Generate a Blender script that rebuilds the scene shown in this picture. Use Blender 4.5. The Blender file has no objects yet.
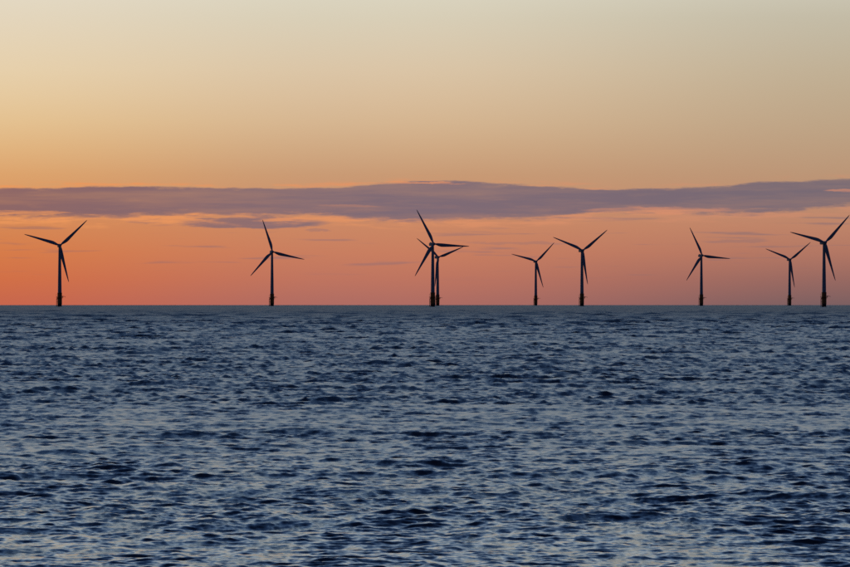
import bpy, bmesh, math, random
import numpy as np
from mathutils import Vector, Matrix

R = math.radians
scene = bpy.context.scene
C = scene.collection
EARTH = 6.371e6                      # the sea really curves away over these distances

def lin(c):
    return tuple(((v/255.0)/12.92 if v <= 10.3 else ((v/255.0+0.055)/1.055)**2.4) for v in c) + (1.0,)

# ------------------------------------------------------------------ camera
CAM_H = 7.5
cam_data = bpy.data.cameras.new('camera')
cam_data.sensor_width = 36.0
cam_data.lens = 180.0
cam_data.clip_start = 0.1
cam_data.clip_end = 60000.0
cam = bpy.data.objects.new('camera', cam_data)
C.objects.link(cam)
cam.location = (0, 0, CAM_H)
cam.rotation_euler = (R(90 + 0.2025), 0, 0)
scene.camera = cam

# ------------------------------------------------------------------ exposure
scene.view_settings.view_transform = 'Standard'
scene.view_settings.look = 'None'
scene.view_settings.exposure = 0.0
scene.view_settings.gamma = 1.0
scene.view_settings.use_curve_mapping = False
scene.cycles.use_denoising = False
scene.cycles.max_bounces = 6
scene.cycles.glossy_bounces = 3
scene.cycles.diffuse_bounces = 2

# ------------------------------------------------------------------ dusk sky
SUN_AZ = -25.0                       # degrees from the view axis (+Y), negative = towards -X
SUN_EL = 1.0
world = bpy.data.worlds.new('World')
scene.world = world
world.use_nodes = True
nt = world.node_tree
nt.nodes.clear()
N, L = nt.nodes, nt.links

def _in(sock, v):
    if isinstance(v, bpy.types.NodeSocket):
        L.new(v, sock)
    elif v is not None:
        sock.default_value = v

def math_(op, a, b=None, c=None, clamp=False):
    n = N.new('ShaderNodeMath'); n.operation = op; n.use_clamp = clamp
    _in(n.inputs[0], a)
    if b is not None: _in(n.inputs[1], b)
    if c is not None: _in(n.inputs[2], c)
    return n.outputs[0]

def smooth(v, lo, hi, a=0.0, b=1.0):
    n = N.new('ShaderNodeMapRange'); n.interpolation_type = 'SMOOTHSTEP'
    _in(n.inputs['Value'], v); _in(n.inputs['From Min'], lo); _in(n.inputs['From Max'], hi)
    n.inputs['To Min'].default_value = a; n.inputs['To Max'].default_value = b
    return n.outputs['Result']

def mix(f, a, b, mode='MIX'):
    n = N.new('ShaderNodeMix'); n.data_type = 'RGBA'; n.blend_type = mode
    _in(n.inputs[0], f)
    _in(n.inputs[6], a); _in(n.inputs[7], b)
    return n.outputs[2]

def ramp(v, stops, interp='LINEAR'):
    n = N.new('ShaderNodeValToRGB'); n.color_ramp.interpolation = interp
    e = n.color_ramp.elements
    while len(e) > 1: e.remove(e[-1])
    e[0].position = stops[0][0]; e[0].color = stops[0][1]
    for p, c in stops[1:]:
        x = e.new(p); x.color = c
    _in(n.inputs[0], v)
    return n.outputs[0]

def curve(v, pts):                   # azimuth in degrees -> elevation in degrees
    n = N.new('ShaderNodeFloatCurve')
    cv = n.mapping.curves[0]
    xs = [(p[0]+40)/80 for p in pts]; ys = [p[1]/10 for p in pts]
    cv.points[0].location = (0, ys[0]); cv.points[1].location = (1, ys[-1])
    for x, y in zip(xs, ys): cv.points.new(x, y)
    n.mapping.update()
    _in(n.inputs['Value'], math_('DIVIDE', math_('ADD', v, 40.0), 80.0))
    return math_('MULTIPLY', n.outputs[0], 10.0)

def noise(u, v, w, scale, detail, rough=0.5, dist=0.0):
    c = N.new('ShaderNodeCombineXYZ'); _in(c.inputs[0], u); _in(c.inputs[1], v); _in(c.inputs[2], w)
    n = N.new('ShaderNodeTexNoise'); n.noise_dimensions = '3D'
    L.new(c.outputs[0], n.inputs['Vector'])
    n.inputs['Scale'].default_value = scale; n.inputs['Detail'].default_value = detail
    n.inputs['Roughness'].default_value = rough; n.inputs['Distortion'].default_value = dist
    return n.outputs['Fac']

tc = N.new('ShaderNodeTexCoord')
sep = N.new('ShaderNodeSeparateXYZ'); L.new(tc.outputs['Generated'], sep.inputs[0])
DX, DY, DZ = sep.outputs
K = 180.0/70.0                       # the sky is laid out in units of 1/K degree
AZ = math_('MULTIPLY', math_('ARCTAN2', DX, DY), K*180/math.pi)
EL = math_('MULTIPLY', math_('ADD', math_('ARCSINE', DZ), 0.00153), K*180/math.pi)   # above the sea horizon
ELT = math_('DIVIDE', math_('MAXIMUM', EL, 0.0), 90.0*K)
# angle round the horizon from the glow
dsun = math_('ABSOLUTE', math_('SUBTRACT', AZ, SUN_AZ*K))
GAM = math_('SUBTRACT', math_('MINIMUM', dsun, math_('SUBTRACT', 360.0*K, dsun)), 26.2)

def elev(stops):
    return ramp(ELT, [(e/(90.0*K), lin(c)) for e, c in stops])

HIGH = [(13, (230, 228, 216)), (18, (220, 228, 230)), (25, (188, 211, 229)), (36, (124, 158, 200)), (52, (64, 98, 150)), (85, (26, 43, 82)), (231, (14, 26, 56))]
col_near = elev([(0.0, (200, 102, 76)), (0.5, (206, 106, 72)), (1.4, (215, 118, 68)), (2.5, (214, 132, 80)), (4.7, (222, 166, 110)),
                 (6.0, (228, 190, 138)), (7.8, (231, 207, 168)), (10.4, (227, 215, 192))] + HIGH)
col_mid = elev([(0.0, (174, 108, 99)), (0.5, (183, 112, 97)), (1.4, (199, 122, 95)), (2.5, (203, 133, 98)), (4.7, (201, 156, 118)),
                (6.0, (212, 178, 140)), (7.8, (219, 195, 163)), (10.4, (216, 209, 187))] + HIGH)
col_far = elev([(0.0, (122, 95, 97)), (0.5, (134, 99, 97)), (1.4, (170, 112, 98)), (2.5, (190, 129, 103)), (4.7, (187, 151, 120)),
                (6.0, (189, 162, 132)), (7.8, (192, 174, 146)), (10.4, (196, 190, 170))] + HIGH)
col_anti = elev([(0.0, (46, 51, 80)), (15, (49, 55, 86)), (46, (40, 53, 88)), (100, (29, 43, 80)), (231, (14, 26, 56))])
front = mix(smooth(GAM, 22, 36), col_near, col_mid)
front = mix(smooth(GAM, 36, 54), front, col_far)
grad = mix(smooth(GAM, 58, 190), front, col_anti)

sky = N.new('ShaderNodeTexSky'); sky.sky_type = 'NISHITA'
sky.sun_disc = False
sky.sun_elevation = R(SUN_EL); sky.sun_rotation = R(SUN_AZ)
sky.air_density = 1.4; sky.dust_density = 2.0; sky.ozone_density = 3.0
nish = mix(1.0, sky.outputs[0], (0.10, 0.10, 0.10, 1), 'MULTIPLY')
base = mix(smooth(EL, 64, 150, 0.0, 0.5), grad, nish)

# ---- the long low cloud bank and its ragged streaks
PX = 0.03466                          # sky units for one step of the cloud survey
def pts(lst):
    return [((x-425)*PX, (305-y)*PX) for x, y in lst]
top = curve(AZ, pts([(-500, 190), (-200, 184), (0, 188.5), (100, 186), (200, 187.5), (330, 187), (385, 183), (440, 180.5), (500, 183),
                     (580, 188), (650, 189), (700, 187), (760, 182.5), (850, 179), (1000, 182), (1300, 190)]))
bot = curve(AZ, pts([(-500, 206), (-200, 212), (0, 216), (100, 216), (180, 214), (260, 214), (330, 215), (390, 219), (470, 218.5),
                     (560, 216), (620, 210), (700, 212), (760, 212), (850, 206), (1000, 212), (1300, 206)]))
nz_edge = noise(math_('MULTIPLY', AZ, 0.34), math_('MULTIPLY', EL, 2.8), 3.1, 1.9, 9, 0.66)
nz_big = noise(math_('MULTIPLY', AZ, 0.10), math_('MULTIPLY', EL, 1.6), 9.7, 1.5, 6, 0.6)
e1 = math_('SUBTRACT', nz_edge, 0.5)
wob = math_('MULTIPLY', e1, 0.75)
d_top = math_('SUBTRACT', math_('ADD', top, math_('MULTIPLY', wob, 0.45)), EL)
d_bot = math_('SUBTRACT', EL, math_('ADD', bot, wob))
bank = math_('MULTIPLY', smooth(d_top, -0.02, 0.07), smooth(d_bot, -0.14, 0.10))
# low streaks between the bank and the horizon
st = noise(math_('MULTIPLY', AZ, 0.16), math_('MULTIPLY', EL, 3.4), 1.3, 1.5, 4, 0.55)
st_win = math_('MULTIPLY', smooth(EL, 0.7, 1.6), smooth(EL, 4.3, 3.0))
streak = math_('MULTIPLY', math_('MULTIPLY', smooth(st, 0.57, 0.70), st_win), 0.52)
# the separate tongue below the bank
def tongue(x, y, rx, ry, k):
    ax = math_('DIVIDE', math_('SUBTRACT', AZ, (x-425)*PX), rx*PX)
    ay = math_('DIVIDE', math_('SUBTRACT', math_('ADD', EL, math_('MULTIPLY', wob, 0.5)), (305-y)*PX), ry*PX)
    q = math_('ADD', math_('MULTIPLY', ax, ax), math_('MULTIPLY', ay, ay))
    return math_('MULTIPLY', smooth(q, 1.15, 0.5), k)
tong = math_('MAXIMUM', tongue(252, 222.5, 78, 6.0, 0.95), tongue(150, 221, 26, 2.6, 0.45))
tong = math_('MAXIMUM', tong, tongue(318, 231, 14, 1.8, 0.4))
tong = math_('MAXIMUM', tong, tongue(735, 241, 34, 2.0, 0.35))
tong = math_('MAXIMUM', tong, tongue(520, 243, 60, 1.4, 0.28))
# sunlit wisps along the upper and lower rims
wn = noise(math_('MULTIPLY', AZ, 0.3), math_('MULTIPLY', EL, 3.2), 6.0, 1.7, 5, 0.6)
rim_lo = math_('MULTIPLY', smooth(math_('ABSOLUTE', math_('SUBTRACT', d_bot, -0.12)), 0.32, 0.0), smooth(wn, 0.40, 0.58))
rim_hi = math_('MULTIPLY', smooth(math_('ABSOLUTE', math_('SUBTRACT', d_top, -0.06)), 0.16, 0.0), smooth(wn, 0.47, 0.66))
rim = math_('MULTIPLY', math_('MAXIMUM', rim_lo, rim_hi), smooth(GAM, 75, 20, 0.0, 0.95))

cl_near = lin((140, 101, 101)); cl_mid = lin((123, 105, 117)); cl_far = lin((116, 104, 116)); cl_anti = lin((48, 50, 74))
ccol = mix(smooth(GAM, 20, 38), cl_near, cl_mid)
ccol = mix(smooth(GAM, 38, 54), ccol, cl_far)
ccol = mix(smooth(GAM, 90, 300), ccol, cl_anti)
cshade = mix(math_('MULTIPLY', smooth(nz_big, 0.38, 0.7), 0.24), ccol, base)
rimcol = mix(smooth(GAM, 22, 54), lin((236, 152, 92)), lin((214, 142, 112)))
out = mix(math_('MULTIPLY', math_('MAXIMUM', streak, tong), 0.9), base, cshade)
out = mix(rim, out, rimcol)
out = mix(math_('MULTIPLY', bank, smooth(nz_edge, 0.2, 0.5, 0.82, 0.97)), out, cshade)
lit = math_('MAXIMUM', tongue(408, 182.5, 62, 1.3, 0.75), tongue(92, 184, 34, 1.6, 0.7))
lit = math_('MAXIMUM', lit, tongue(658, 210.5, 78, 3.6, 0.55))
lit = math_('MAXIMUM', lit, tongue(848, 191, 26, 2.2, 0.6))
lit = math_('MAXIMUM', lit, tongue(20, 213, 55, 2.6, 0.7))
lit = math_('MAXIMUM', lit, tongue(350, 206, 34, 1.8, 0.22))
out = mix(math_('MULTIPLY', lit, smooth(wn, 0.36, 0.58, 0.35, 1.0)), out, rimcol)
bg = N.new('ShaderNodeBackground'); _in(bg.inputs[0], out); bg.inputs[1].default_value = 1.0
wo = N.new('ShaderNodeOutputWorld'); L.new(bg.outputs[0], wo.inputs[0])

# ------------------------------------------------------------------ the sun, all but set
sd = bpy.data.lights.new('sun', 'SUN')
sd.energy = 0.2; sd.angle = R(4.0); sd.color = (1.0, 0.50, 0.26)
sun = bpy.data.objects.new('sun', sd); C.objects.link(sun)
sdir = Vector((math.sin(R(SUN_AZ))*math.cos(R(SUN_EL)), math.cos(R(SUN_AZ))*math.cos(R(SUN_EL)), math.sin(R(SUN_EL))))
sun.rotation_euler = sdir.to_track_quat('Z', 'Y').to_euler()

# ------------------------------------------------------------------ materials
def material(name):
    m = bpy.data.materials.new(name); m.use_nodes = True
    t = m.node_tree; b = t.nodes['Principled BSDF']
    return m, t, b

def mat_painted(name, c1, c2, rough=0.5, scale=0.6, spec=0.4):
    m, t, b = material(name)
    g = t.nodes.new('ShaderNodeTexCoord')
    mp = t.nodes.new('ShaderNodeMapping'); mp.inputs['Scale'].default_value = (1, 1, 0.25)
    n = t.nodes.new('ShaderNodeTexNoise'); n.inputs['Scale'].default_value = scale; n.inputs['Detail'].default_value = 5
    r = t.nodes.new('ShaderNodeValToRGB')
    r.color_ramp.elements[0].position = 0.35; r.color_ramp.elements[0].color = (*c1, 1)
    r.color_ramp.elements[1].position = 0.65; r.color_ramp.elements[1].color = (*c2, 1)
    t.links.new(g.outputs['Object'], mp.inputs[0]); t.links.new(mp.outputs[0], n.inputs['Vector'])
    t.links.new(n.outputs['Fac'], r.inputs[0]); t.links.new(r.outputs[0], b.inputs['Base Color'])
    b.inputs['Roughness'].default_value = rough
    b.inputs['Specular IOR Level'].default_value = spec
    return m

M_TOWER = mat_painted('pale_grey_tower_paint', (0.33, 0.345, 0.36), (0.39, 0.40, 0.41), 0.55)
M_BLADE = mat_painted('pale_grey_blade_gelcoat', (0.34, 0.35, 0.36), (0.38, 0.39, 0.40), 0.5, 0.3)
M_NAC = mat_painted('pale_grey_nacelle_shell', (0.33, 0.34, 0.35), (0.38, 0.39, 0.40), 0.8, 0.5, 0.1)
M_STEEL = mat_painted('galvanised_steel', (0.16, 0.16, 0.16), (0.24, 0.24, 0.24), 0.6, 2.0)

def mat_yellow():                    # yellow marine paint, rust runs, dark weed at the splash zone
    m, t, b = material('weathered_yellow_marine_paint')
    nd, lk = t.nodes, t.links
    g = nd.new('ShaderNodeTexCoord')
    mp = nd.new('ShaderNodeMapping'); mp.inputs['Scale'].default_value = (1.2, 1.2, 0.18)
    n = nd.new('ShaderNodeTexNoise'); n.inputs['Scale'].default_value = 1.0; n.inputs['Detail'].default_value = 6
    r = nd.new('ShaderNodeValToRGB')
    e = r.color_ramp.elements
    e[0].position = 0.40; e[0].color = (0.55, 0.21, 0.03, 1)
    e[1].position = 0.62; e[1].color = (0.32, 0.10, 0.03, 1)
    s = nd.new('ShaderNodeSeparateXYZ')
    n2 = nd.new('ShaderNodeTexNoise'); n2.inputs['Scale'].default_value = 1.3; n2.inputs['Detail'].default_value = 4
    a = nd.new('ShaderNodeMath'); a.operation = 'MULTIPLY_ADD'; a.inputs[1].default_value = 2.2
    mr = nd.new('ShaderNodeMapRange'); mr.inputs['From Min'].default_value = 5.2; mr.inputs['From Max'].default_value = 3.6
    mx = nd.new('ShaderNodeMix'); mx.data_type = 'RGBA'; mx.inputs[7].default_value = (0.022, 0.024, 0.016, 1)
    lk.new(g.outputs['Object'], mp.inputs[0]); lk.new(mp.outputs[0], n.inputs['Vector']); lk.new(n.outputs['Fac'], r.inputs[0])
    lk.new(g.outputs['Object'], s.inputs[0]); lk.new(g.outputs['Object'], n2.inputs['Vector'])
    lk.new(n2.outputs['Fac'], a.inputs[0]); lk.new(s.outputs['Z'], a.inputs[2]); lk.new(a.outputs[0], mr.inputs['Value'])
    lk.new(mr.outputs[0], mx.inputs[0]); lk.new(r.outputs[0], mx.inputs[6]); lk.new(mx.outputs[2], b.inputs['Base Color'])
    b.inputs['Roughness'].default_value = 0.65
    return m
M_YELLOW = mat_yellow()

def mat_sea():
    m, t, b = material('dark_sea_water')
    nd, lk = t.nodes, t.links
    b.inputs['Base Color'].default_value = (0.004, 0.010, 0.020, 1)
    b.inputs['Roughness'].default_value = 0.05
    b.inputs['IOR'].default_value = 1.333
    ra = nd.new('ShaderNodeAttribute'); ra.attribute_name = 'ripple'
    lk.new(ra.outputs['Fac'], b.inputs['Roughness'])
    # fine wind ripples, finer than the sheet: small random tilts of the surface
    g = nd.new('ShaderNodeTexCoord')
    gn = nd.new('ShaderNodeNewGeometry')
    last = gn.outputs['Normal']
    for scale, sx, sy, tilt, det in ((1.9, 0.8, 1.0, 0.30, 3.0), (1.7, 1.2, 0.26, 0.40, 2.0), (0.55, 1.1, 0.20, 0.36, 2.0), (0.16, 1.5, 0.11, 0.34, 3.0)):
        mp = nd.new('ShaderNodeMapping'); mp.inputs['Scale'].default_value = (sx, sy, 1); mp.inputs['Rotation'].default_value = (0, 0, R(6*scale))
        n = nd.new('ShaderNodeTexNoise'); n.inputs['Scale'].default_value = scale; n.inputs['Detail'].default_value = det
        n.inputs['Roughness'].default_value = 0.6
        v1 = nd.new('ShaderNodeVectorMath'); v1.operation = 'SUBTRACT'; v1.inputs[1].default_value = (0.5, 0.5, 0.5)
        v2 = nd.new('ShaderNodeVectorMath'); v2.operation = 'MULTIPLY'; v2.inputs[1].default_value = (tilt, tilt, 0)
        v3 = nd.new('ShaderNodeVectorMath'); v3.operation = 'ADD'
        lk.new(g.outputs['Object'], mp.inputs[0]); lk.new(mp.outputs[0], n.inputs['Vector'])
        lk.new(n.outputs['Color'], v1.inputs[0]); lk.new(v1.outputs[0], v2.inputs[0])
        lk.new(v2.outputs[0], v3.inputs[0]); lk.new(last, v3.inputs[1])
        last = v3.outputs[0]
    v4 = nd.new('ShaderNodeVectorMath'); v4.operation = 'NORMALIZE'
    lk.new(last, v4.inputs[0]); lk.new(v4.outputs[0], b.inputs['Normal'])
    return m
M_SEA = mat_sea()

# ------------------------------------------------------------------ the sea: a wind-sea spectrum on a curved sheet
def build_sea():
    rng = np.random.default_rng(11)
    fine = np.arange(-6.8, 6.8001, 0.0230)                      # degrees round the compass
    side = 6.8 + np.cumsum(0.0230*1.18**np.arange(1, 80)); side = side[side < 176]
    az = np.radians(np.concatenate([-side[::-1], fine, side, [180.0]]))
    az = np.concatenate([[-math.pi], az])
    rr = [0.5, 2.0, 4.0, 7.0, 12.0, 18.0, 25.0, 33.0, 42.0, 50.0, 56.0, 61.0, 65.0, 70.0, 74.0, 78.0, 82.0, 86.0, 90.0, 93.0, 96.0, 98.0, 100.0]
    while rr[-1] < 10500.0:
        d = rr[-1]
        q = 0.0010 + 0.0011*min(max((d - 140.0)/190.0, 0), 1) + 0.0021*min(max((d - 1400.0)/1500.0, 0), 1)
        rr.append(d*(1 + q))
    rr = np.array(rr)
    nr, na = len(rr), len(az)
    print('sea grid', nr, na, nr*na)
    Rg = rr[:, None].astype(np.float32); A = az[None, :].astype(np.float32)
    X0 = (Rg*np.sin(A)).astype(np.float32); Y0 = (Rg*np.cos(A)).astype(np.float32)
    # spacing of the sheet decides which ripples it can carry
    drow = np.gradient(rr).astype(np.float32)[:, None]
    dcol = (Rg*np.gradient(az).astype(np.float32)[None, :])
    X = X0.copy(); Y = Y0.copy(); Z = np.zeros_like(X)
    # slow gust pattern: rougher and calmer patches
    gust = np.zeros_like(X)
    for k in range(9):
        lam = 40*1.55**k; th = rng.normal(0, 0.5); ph = rng.uniform(0, 6.28)
        gust += np.sin((X0*math.sin(th)*0.35 + Y0*math.cos(th))*(6.2832/lam) + ph)
    gust = (1.0 + 0.09*gust)*(0.92 + 0.08*np.clip((Rg - 130.0)/200.0, 0, 1))
    off = 1.0 + 1.4*np.clip((Rg - 120.0)/500.0, 0, 1)       # the sea is rougher outside the shallows
    off2 = 1.0 + 1.8*np.clip((Rg - 700.0)/2000.0, 0, 1)
    NW = 230
    var = np.full_like(X, CAPILLARY)       # slope variance of ripples finer than the sheet
    lams = np.exp(np.linspace(math.log(0.21), math.log(24.0), NW))*np.exp(rng.normal(0, 0.012, NW))
    for lam in lams:
        spread = 0.38 + 0.70*math.exp(-lam/3.0)
        th = rng.normal(0.10, spread)
        k = 2*math.pi/lam
        s = SLOPE*(1.0 if lam < 1.0 else (1.0/lam)**0.6)*rng.uniform(0.7, 1.3)
        a = s/k
        kx, ky = k*math.sin(th), -k*math.cos(th)
        # fade a ripple where the sheet is too coarse for it
        res = np.maximum(drow*abs(math.cos(th)), dcol*abs(math.sin(th)) + dcol*0.25)
        w = np.clip((lam/res - 1.0)/1.3, 0, 1)
        var += (s*s*(0.05 + 0.19*np.clip((Rg - 1100.0)/1600.0, 0, 1)))*(1 - w*w)
        act = np.where((w > 0).any(axis=1))[0]
        if len(act) == 0: continue
        r1 = act[-1]+1
        P = kx*X0[:r1] + ky*Y0[:r1] + np.float32(rng.uniform(0, 6.28))
        aw = (a*w*(gust if lam < 8 else 1.0)*(off if lam > 0.9 else 1.0)*(off2 if lam > 5 else 1.0))[:r1]
        Z[:r1] += aw*np.cos(P)
        sn = aw*np.sin(P)
        X[:r1] -= math.sin(th)*sn; Y[:r1] += math.cos(th)*sn
    Z -= (X0*X0 + Y0*Y0)/(2*EARTH)
    co = np.stack([X, Y, Z], -1).reshape(-1, 3).astype(np.float32)
    i = np.arange(nr-1)[:, None]*na + np.arange(na-1)[None, :]
    quads = np.stack([i, i+1, i+na+1, i+na], -1).reshape(-1, 4)[:, ::-1].astype(np.int32)
    me = bpy.data.meshes.new('sea')
    me.vertices.add(len(co)); me.vertices.foreach_set('co', co.ravel())
    nq = len(quads)
    me.loops.add(nq*4); me.loops.foreach_set('vertex_index', quads.ravel())
    me.polygons.add(nq); me.polygons.foreach_set('loop_start', np.arange(0, nq*4, 4, dtype=np.int32))
    me.polygons.foreach_set('use_smooth', np.ones(nq, dtype=bool))
    me.update(calc_edges=True)
    at = me.attributes.new('ripple', 'FLOAT', 'POINT'); at.data.foreach_set('value', np.sqrt(np.sqrt(2*var)).astype(np.float32).ravel())
    me.materials.append(M_SEA)
    o = bpy.data.objects.new('sea', me); C.objects.link(o)
    o['kind'] = 'structure'
    return o
SLOPE = 0.0250
CAPILLARY = 0.0003
build_sea()

# ------------------------------------------------------------------ wind turbines
def obj(name, bm, mat, parent=None, smooth_=True):
    me = bpy.data.meshes.new(name); bmesh.ops.recalc_face_normals(bm, faces=bm.faces[:])
    for e in bm.edges:
        if len(e.link_faces) == 2 and e.calc_face_angle() > 0.6: e.smooth = False
    bm.to_mesh(me); bm.free()
    for p in me.polygons: p.use_smooth = smooth_
    me.materials.append(mat)
    o = bpy.data.objects.new(name, me); C.objects.link(o); o.parent = parent
    return o

def lathe(bm, prof, seg=28, axis='Z', cx=0, cy=0):
    rings = []
    for r, z in prof:
        ring = []
        for k in range(seg):
            a = 2*math.pi*k/seg
            ring.append(bm.verts.new((cx + r*math.cos(a), cy + r*math.sin(a), z) if axis == 'Z' else (cx + r*math.cos(a), z, cy + r*math.sin(a))))
        rings.append(ring)
    for a, b in zip(rings, rings[1:]):
        for k in range(seg):
            bm.faces.new((a[k], a[(k+1) % seg], b[(k+1) % seg], b[k]))
    bm.faces.new(rings[0]); bm.faces.new(rings[-1])

def bar(bm, p, q, r, seg=8):
    p, q = Vector(p), Vector(q); d = (q-p).normalized()
    u = d.orthogonal().normalized(); v = d.cross(u)
    ra = [bm.verts.new(p + (u*math.cos(2*math.pi*k/seg) + v*math.sin(2*math.pi*k/seg))*r) for k in range(seg)]
    rb = [bm.verts.new(q + (u*math.cos(2*math.pi*k/seg) + v*math.sin(2*math.pi*k/seg))*r) for k in range(seg)]
    for k in range(seg):
        bm.faces.new((ra[k], ra[(k+1) % seg], rb[(k+1) % seg], rb[k]))
    bm.faces.new(ra); bm.faces.new(rb)

def box(bm, c, s):
    vs = bmesh.ops.create_cube(bm, size=1.0)['verts']
    for v in vs: v.co = Vector((v.co.x*s[0]+c[0], v.co.y*s[1]+c[1], v.co.z*s[2]+c[2]))

HUB_Z, TP_TOP, DECK = 72.5, 16.4, 10.8
BLADE = 43.6

def blade_bm():
    bm = bmesh.new()
    # span, chord, thickness ratio, twist, sweep of the quarter-chord line
    sec = [(0.0, 1.95, 1.0, 14), (1.4, 1.95, 1.0, 14), (3.2, 2.25, .80, 14), (5.5, 2.85, .52, 13), (8.2, 3.25, .36, 11), (11, 3.2, .29, 9),
           (15, 2.85, .25, 7), (20, 2.4, .22, 5), (26, 1.95, .20, 3), (32, 1.55, .18, 1.5), (37.5, 1.15, .17, .6), (41, .8, .16, 0), (42.9, .48, .15, 0), (BLADE, .14, .15, 0)]
    seg = 18; rings = []
    for z, c, t, tw in sec:
        c *= 1.0 if z < 2 else 1.27
        ring = []
        circ = max(0.0, min(1.0, (t-.36)/.64))
        pre = 0.9*(z/BLADE)**2.2                      # pre-bend away from the tower
        for k in range(seg):
            a = 2*math.pi*k/seg
            ca, sa = math.cos(a), math.sin(a)
            x = .5*ca
            env = math.sqrt(max(0, .25 - x*x))*2
            xx = x + .5                                # 0 leading edge .. 1 trailing edge
            foil = 2.969*math.sqrt(xx) - 1.26*xx - 3.516*xx*xx + 2.843*xx**3 - 1.036*xx**4
            yf = .5*foil*t*(1 if sa >= 0 else -.75)
            yc = .5*env*t*(1 if sa >= 0 else -1)
            y = yc*circ + yf*(1-circ)
            px = (x + .5 - (.5*circ + .32*(1-circ)))*c
            py = y*c
            q = R(tw)
            ring.append(bm.verts.new((px*math.cos(q) - py*math.sin(q), px*math.sin(q) + py*math.cos(q) - pre, z)))
        rings.append(ring)
    for a, b in zip(rings, rings[1:]):
        for k in range(seg): bm.faces.new((a[k], a[(k+1) % seg], b[(k+1) % seg], b[k]))
    bm.faces.new(rings[0]); bm.faces.new(rings[-1])
    return bm

def make_turbine():
    root = bpy.data.objects.new('wind_turbine', None); C.objects.link(root)
    # --- yellow transition piece on the monopile
    bm = bmesh.new()
    lathe(bm, [(2.55, -6), (2.55, 2.6), (2.72, 2.8), (2.72, TP_TOP-.35), (2.86, TP_TOP-.34), (2.86, TP_TOP)], 32)
    tp = obj('transition_piece', bm, M_YELLOW, root)
    bm = bmesh.new()
    lathe(bm, [(2.7, DECK-.35), (4.25, DECK-.2), (4.25, DECK), (2.7, DECK+.004)], 20)
    for k in range(8):
        a = 2*math.pi*k/8
        bar(bm, (2.6*math.cos(a), 2.6*math.sin(a), DECK-2.0), (4.1*math.cos(a), 4.1*math.sin(a), DECK-.25), .11, 6)
    obj('platform', bm, M_YELLOW, tp, False)
    bm = bmesh.new()
    n = 20
    for k in range(n):
        a, b = 2*math.pi*k/n, 2*math.pi*(k+1)/n
        pa = (4.15*math.cos(a), 4.15*math.sin(a)); pb = (4.15*math.cos(b), 4.15*math.sin(b))
        bar(bm, (*pa, DECK-.05), (*pa, DECK+1.15), .045, 5)
        for h in (.4, .78, 1.15): bar(bm, (*pa, DECK+h), (*pb, DECK+h), .04, 5)
    obj('railing', bm, M_YELLOW, tp)
    # --- boat landing: two fender tubes and a ladder
    bm = bmesh.new()
    for y in (-.9, .5):
        bar(bm, (-3.65, y-1.0, -3), (-3.65, y-1.0, DECK-1.6), .26, 10)
        bar(bm, (-3.65, y-1.0, DECK-1.6), (-2.5, (y-1.0)*.6, DECK-.6), .24, 8)
        for z in (1.2, 5.4, 8.6): bar(bm, (-3.65, y-1.0, z), (-2.2, (y-1.0)*.75, z+.4), .16, 7)
    obj('boat_landing', bm, M_YELLOW, tp)
    bm = bmesh.new()
    for y in (-1.45, -.95): bar(bm, (-3.25, y, -2), (-3.25, y, DECK+1.1), .06, 6)
    for k in range(36): bar(bm, (-3.25, -1.45, -1.6+k*.34), (-3.25, -.95, -1.6+k*.34), .03, 5)
    obj('ladder', bm, M_STEEL, tp)
    # --- davit crane with its boom swung out
    bm = bmesh.new()
    bar(bm, (3.75, -.9, DECK), (3.75, -.9, DECK+1.7), .24, 10)
    bar(bm, (3.3, -.82, DECK+1.35), (7.1, -1.5, DECK+1.05), .2, 8)
    bar(bm, (3.75, -.9, DECK+1.7), (5.8, -1.25, DECK+1.2), .09, 6)
    box(bm, (3.3, -.82, DECK+1.3), (.8, .7, .75))
    bar(bm, (6.9, -1.46, DECK+1.05), (6.9, -1.46, DECK+.35), .05, 5)
    box(bm, (6.9, -1.46, DECK+.2), (.3, .3, .4))
    obj('davit_crane', bm, M_STEEL, tp)
    bm = bmesh.new()
    bar(bm, (-3.9, -.9, DECK), (-3.9, -.9, DECK+3.6), .09, 6); bar(bm, (-3.9, -.9, DECK+2.9), (-4.5, -1.0, DECK+3.5), .05, 5)
    lathe(bm, [(.05, DECK+3.6), (.2, DECK+3.65), (.2, DECK+3.95), (.05, DECK+4.05)], 10, cx=-3.9, cy=-.9)
    obj('beacon_mast', bm, M_STEEL, tp)
    # --- tower: three rolled sections with thin flanges, and its door
    bm = bmesh.new()
    z0, z1 = TP_TOP-.02, HUB_Z-1.75
    f = lambda z: 2.32 + (1.46-2.32)*((z-z0)/(z1-z0))**1.08
    prof = [(f(z0), z0)]
    for zz in (34.0, 53.5):
        prof += [(f(zz-.15), zz-.15), (f(zz)+.05, zz-.14), (f(zz)+.05, zz+.14), (f(zz+.15), zz+.15)]
    prof += [(f(z1), z1)]
    lathe(bm, prof, 32)
    tw = obj('tower', bm, M_TOWER, root)
    bm = bmesh.new()
    box(bm, (0, -2.33, TP_TOP+1.35), (.95, .14, 2.2))
    bmesh.ops.bevel(bm, geom=bm.edges[:], offset=.05, segments=2, affect='EDGES')
    obj('door', bm, M_STEEL, tw)
    # --- nacelle (rotor towards local -Y)
    bm = bmesh.new()
    sec = [(-2.1, 1.35, 1.4, 0), (-1.7, 1.65, 1.7, 0), (0, 1.8, 1.85, .1), (4.5, 1.8, 1.9, .15), (7.6, 1.7, 1.7, .25), (8.5, 1.35, 1.3, .35)]
    rings = []
    for y, hx, hz, cz in sec:
        ring = []
        for k in range(24):
            a = 2*math.pi*k/24; ca, sa = math.cos(a), math.sin(a)
            e = .42
            ring.append(bm.verts.new((hx*math.copysign(abs(ca)**e, ca), y, cz + hz*math.copysign(abs(sa)**e, sa))))
        rings.append(ring)
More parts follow.
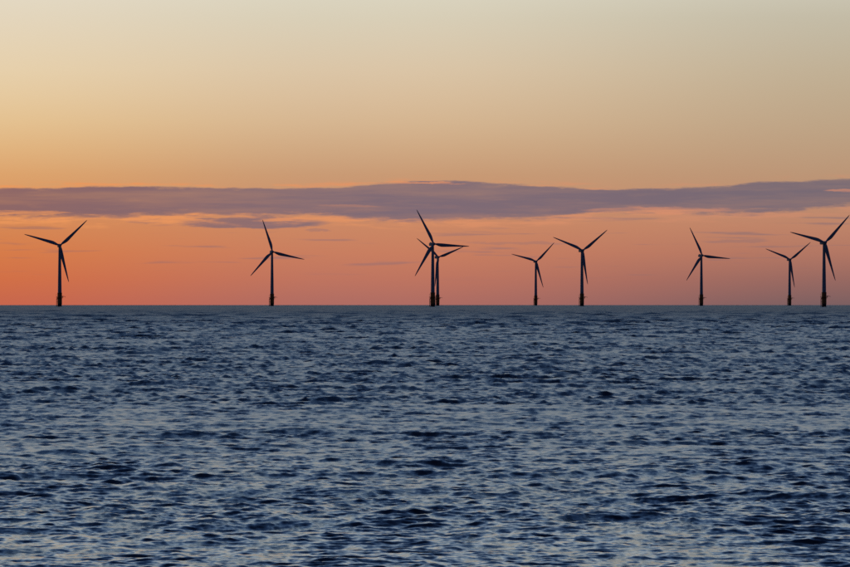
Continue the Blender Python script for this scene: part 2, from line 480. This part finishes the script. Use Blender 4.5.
    for a, b in zip(rings, rings[1:]):
        for k in range(24): bm.faces.new((a[k], a[(k+1) % 24], b[(k+1) % 24], b[k]))
    bm.faces.new(rings[0]); bm.faces.new(rings[-1])
    nac = obj('nacelle', bm, M_NAC, root); nac.location = (0, 0, HUB_Z)
    bm = bmesh.new()
    box(bm, (0, 6.4, 2.25), (2.4, .25, .9)); bar(bm, (.6, 7.6, 1.9), (.6, 7.6, 3.6), .05, 6); bar(bm, (.3, 7.6, 3.5), (.9, 7.6, 3.5), .04, 6)
    obj('weather_mast', bm, M_STEEL, nac)
    # --- hub with its spinner, and three blades
    bm = bmesh.new()
    lathe(bm, [(1.35, 1.5), (1.62, 1.2), (1.7, .2), (1.62, -.8), (1.3, -1.7), (.8, -2.25), (.25, -2.5), (.05, -2.53)], 24, 'Y')
    hub = obj('hub', bm, M_NAC, root)
    me = None
    for k in range(3):
        if me is None:
            b = obj('blade', blade_bm(), M_BLADE, hub); me = b.data
        else:
            b = bpy.data.objects.new('blade', me); C.objects.link(b); b.parent = hub
        ph = R(120*k)
        b.matrix_local = Matrix.Rotation(ph, 4, 'Y') @ Matrix.Translation((0, 0, 1.25)) @ Matrix.Rotation(R(-2.0), 4, 'X')
    return root

def copy_tree(o, parent=None):
    c = o.copy(); C.objects.link(c); c.parent = parent
    for ch in list(o.children): copy_tree(ch, c)
    return c

TURBINES = [   # easting, northing in metres, rotor heading, blade phase, foundation heading, label
    (-435, 5061, 14, 47.0, 0, 'tall wind turbine standing far apart at the bright orange end of the row'),
    (-205, 5696, 13.8, 103.0, -4, 'wind turbine on its own between the orange end turbine and the overlapping pair'),
    (9, 4937, 22, 93.0, 6, 'taller turbine of the overlapping pair, one blade raised up to the cloud bank'),
    (19, 6367, 24, 69.0, -6, 'smaller turbine partly hidden behind the taller one of the overlapping pair'),
    (183, 7020, 17.3, 45.5, 4, 'small distant turbine between the overlapping pair and a taller turbine with raised V blades'),
    (205, 5552, 20.3, 52.5, 0, 'mid-sized turbine with V-raised blades beside the small turbine near the overlapping pair'),
    (400, 6151, 20.8, 95.5, -3, 'wind turbine with one upright blade, alone between two turbines whose blades form a V'),
    (576, 6714, 17.5, 52.0, 5, 'small distant turbine next to the biggest turbine at the mauve end of the row'),
    (452, 4814, 20.2, 45.0, -2, 'biggest wind turbine, last of the row under the dull mauve sky'),
]
proto = make_turbine()
roots = [proto] + [copy_tree(proto) for _ in TURBINES[1:]]
for root, (x, y, yaw, ph, fz, lab) in zip(roots, TURBINES):
    root.location = (x, y, -(x*x + y*y)/(2*EARTH))
    root['label'] = lab; root['category'] = 'wind turbine'; root['group'] = 'offshore wind turbines along the horizon'
    for ch in root.children:
        kind = ch.name.split('.')[0]
        head = Matrix.Translation((0, 0, HUB_Z)) @ Matrix.Rotation(R(yaw), 4, 'Z') @ Matrix.Rotation(R(-4), 4, 'X')
        if kind == 'nacelle':
            ch.matrix_local = head
        elif kind == 'hub':
            ch.matrix_local = head @ Matrix.Translation((0, -3.4, 0)) @ Matrix.Rotation(R(ph), 4, 'Y')
        elif kind in ('transition_piece', 'tower'):
            ch.rotation_euler = (0, 0, R(fz))
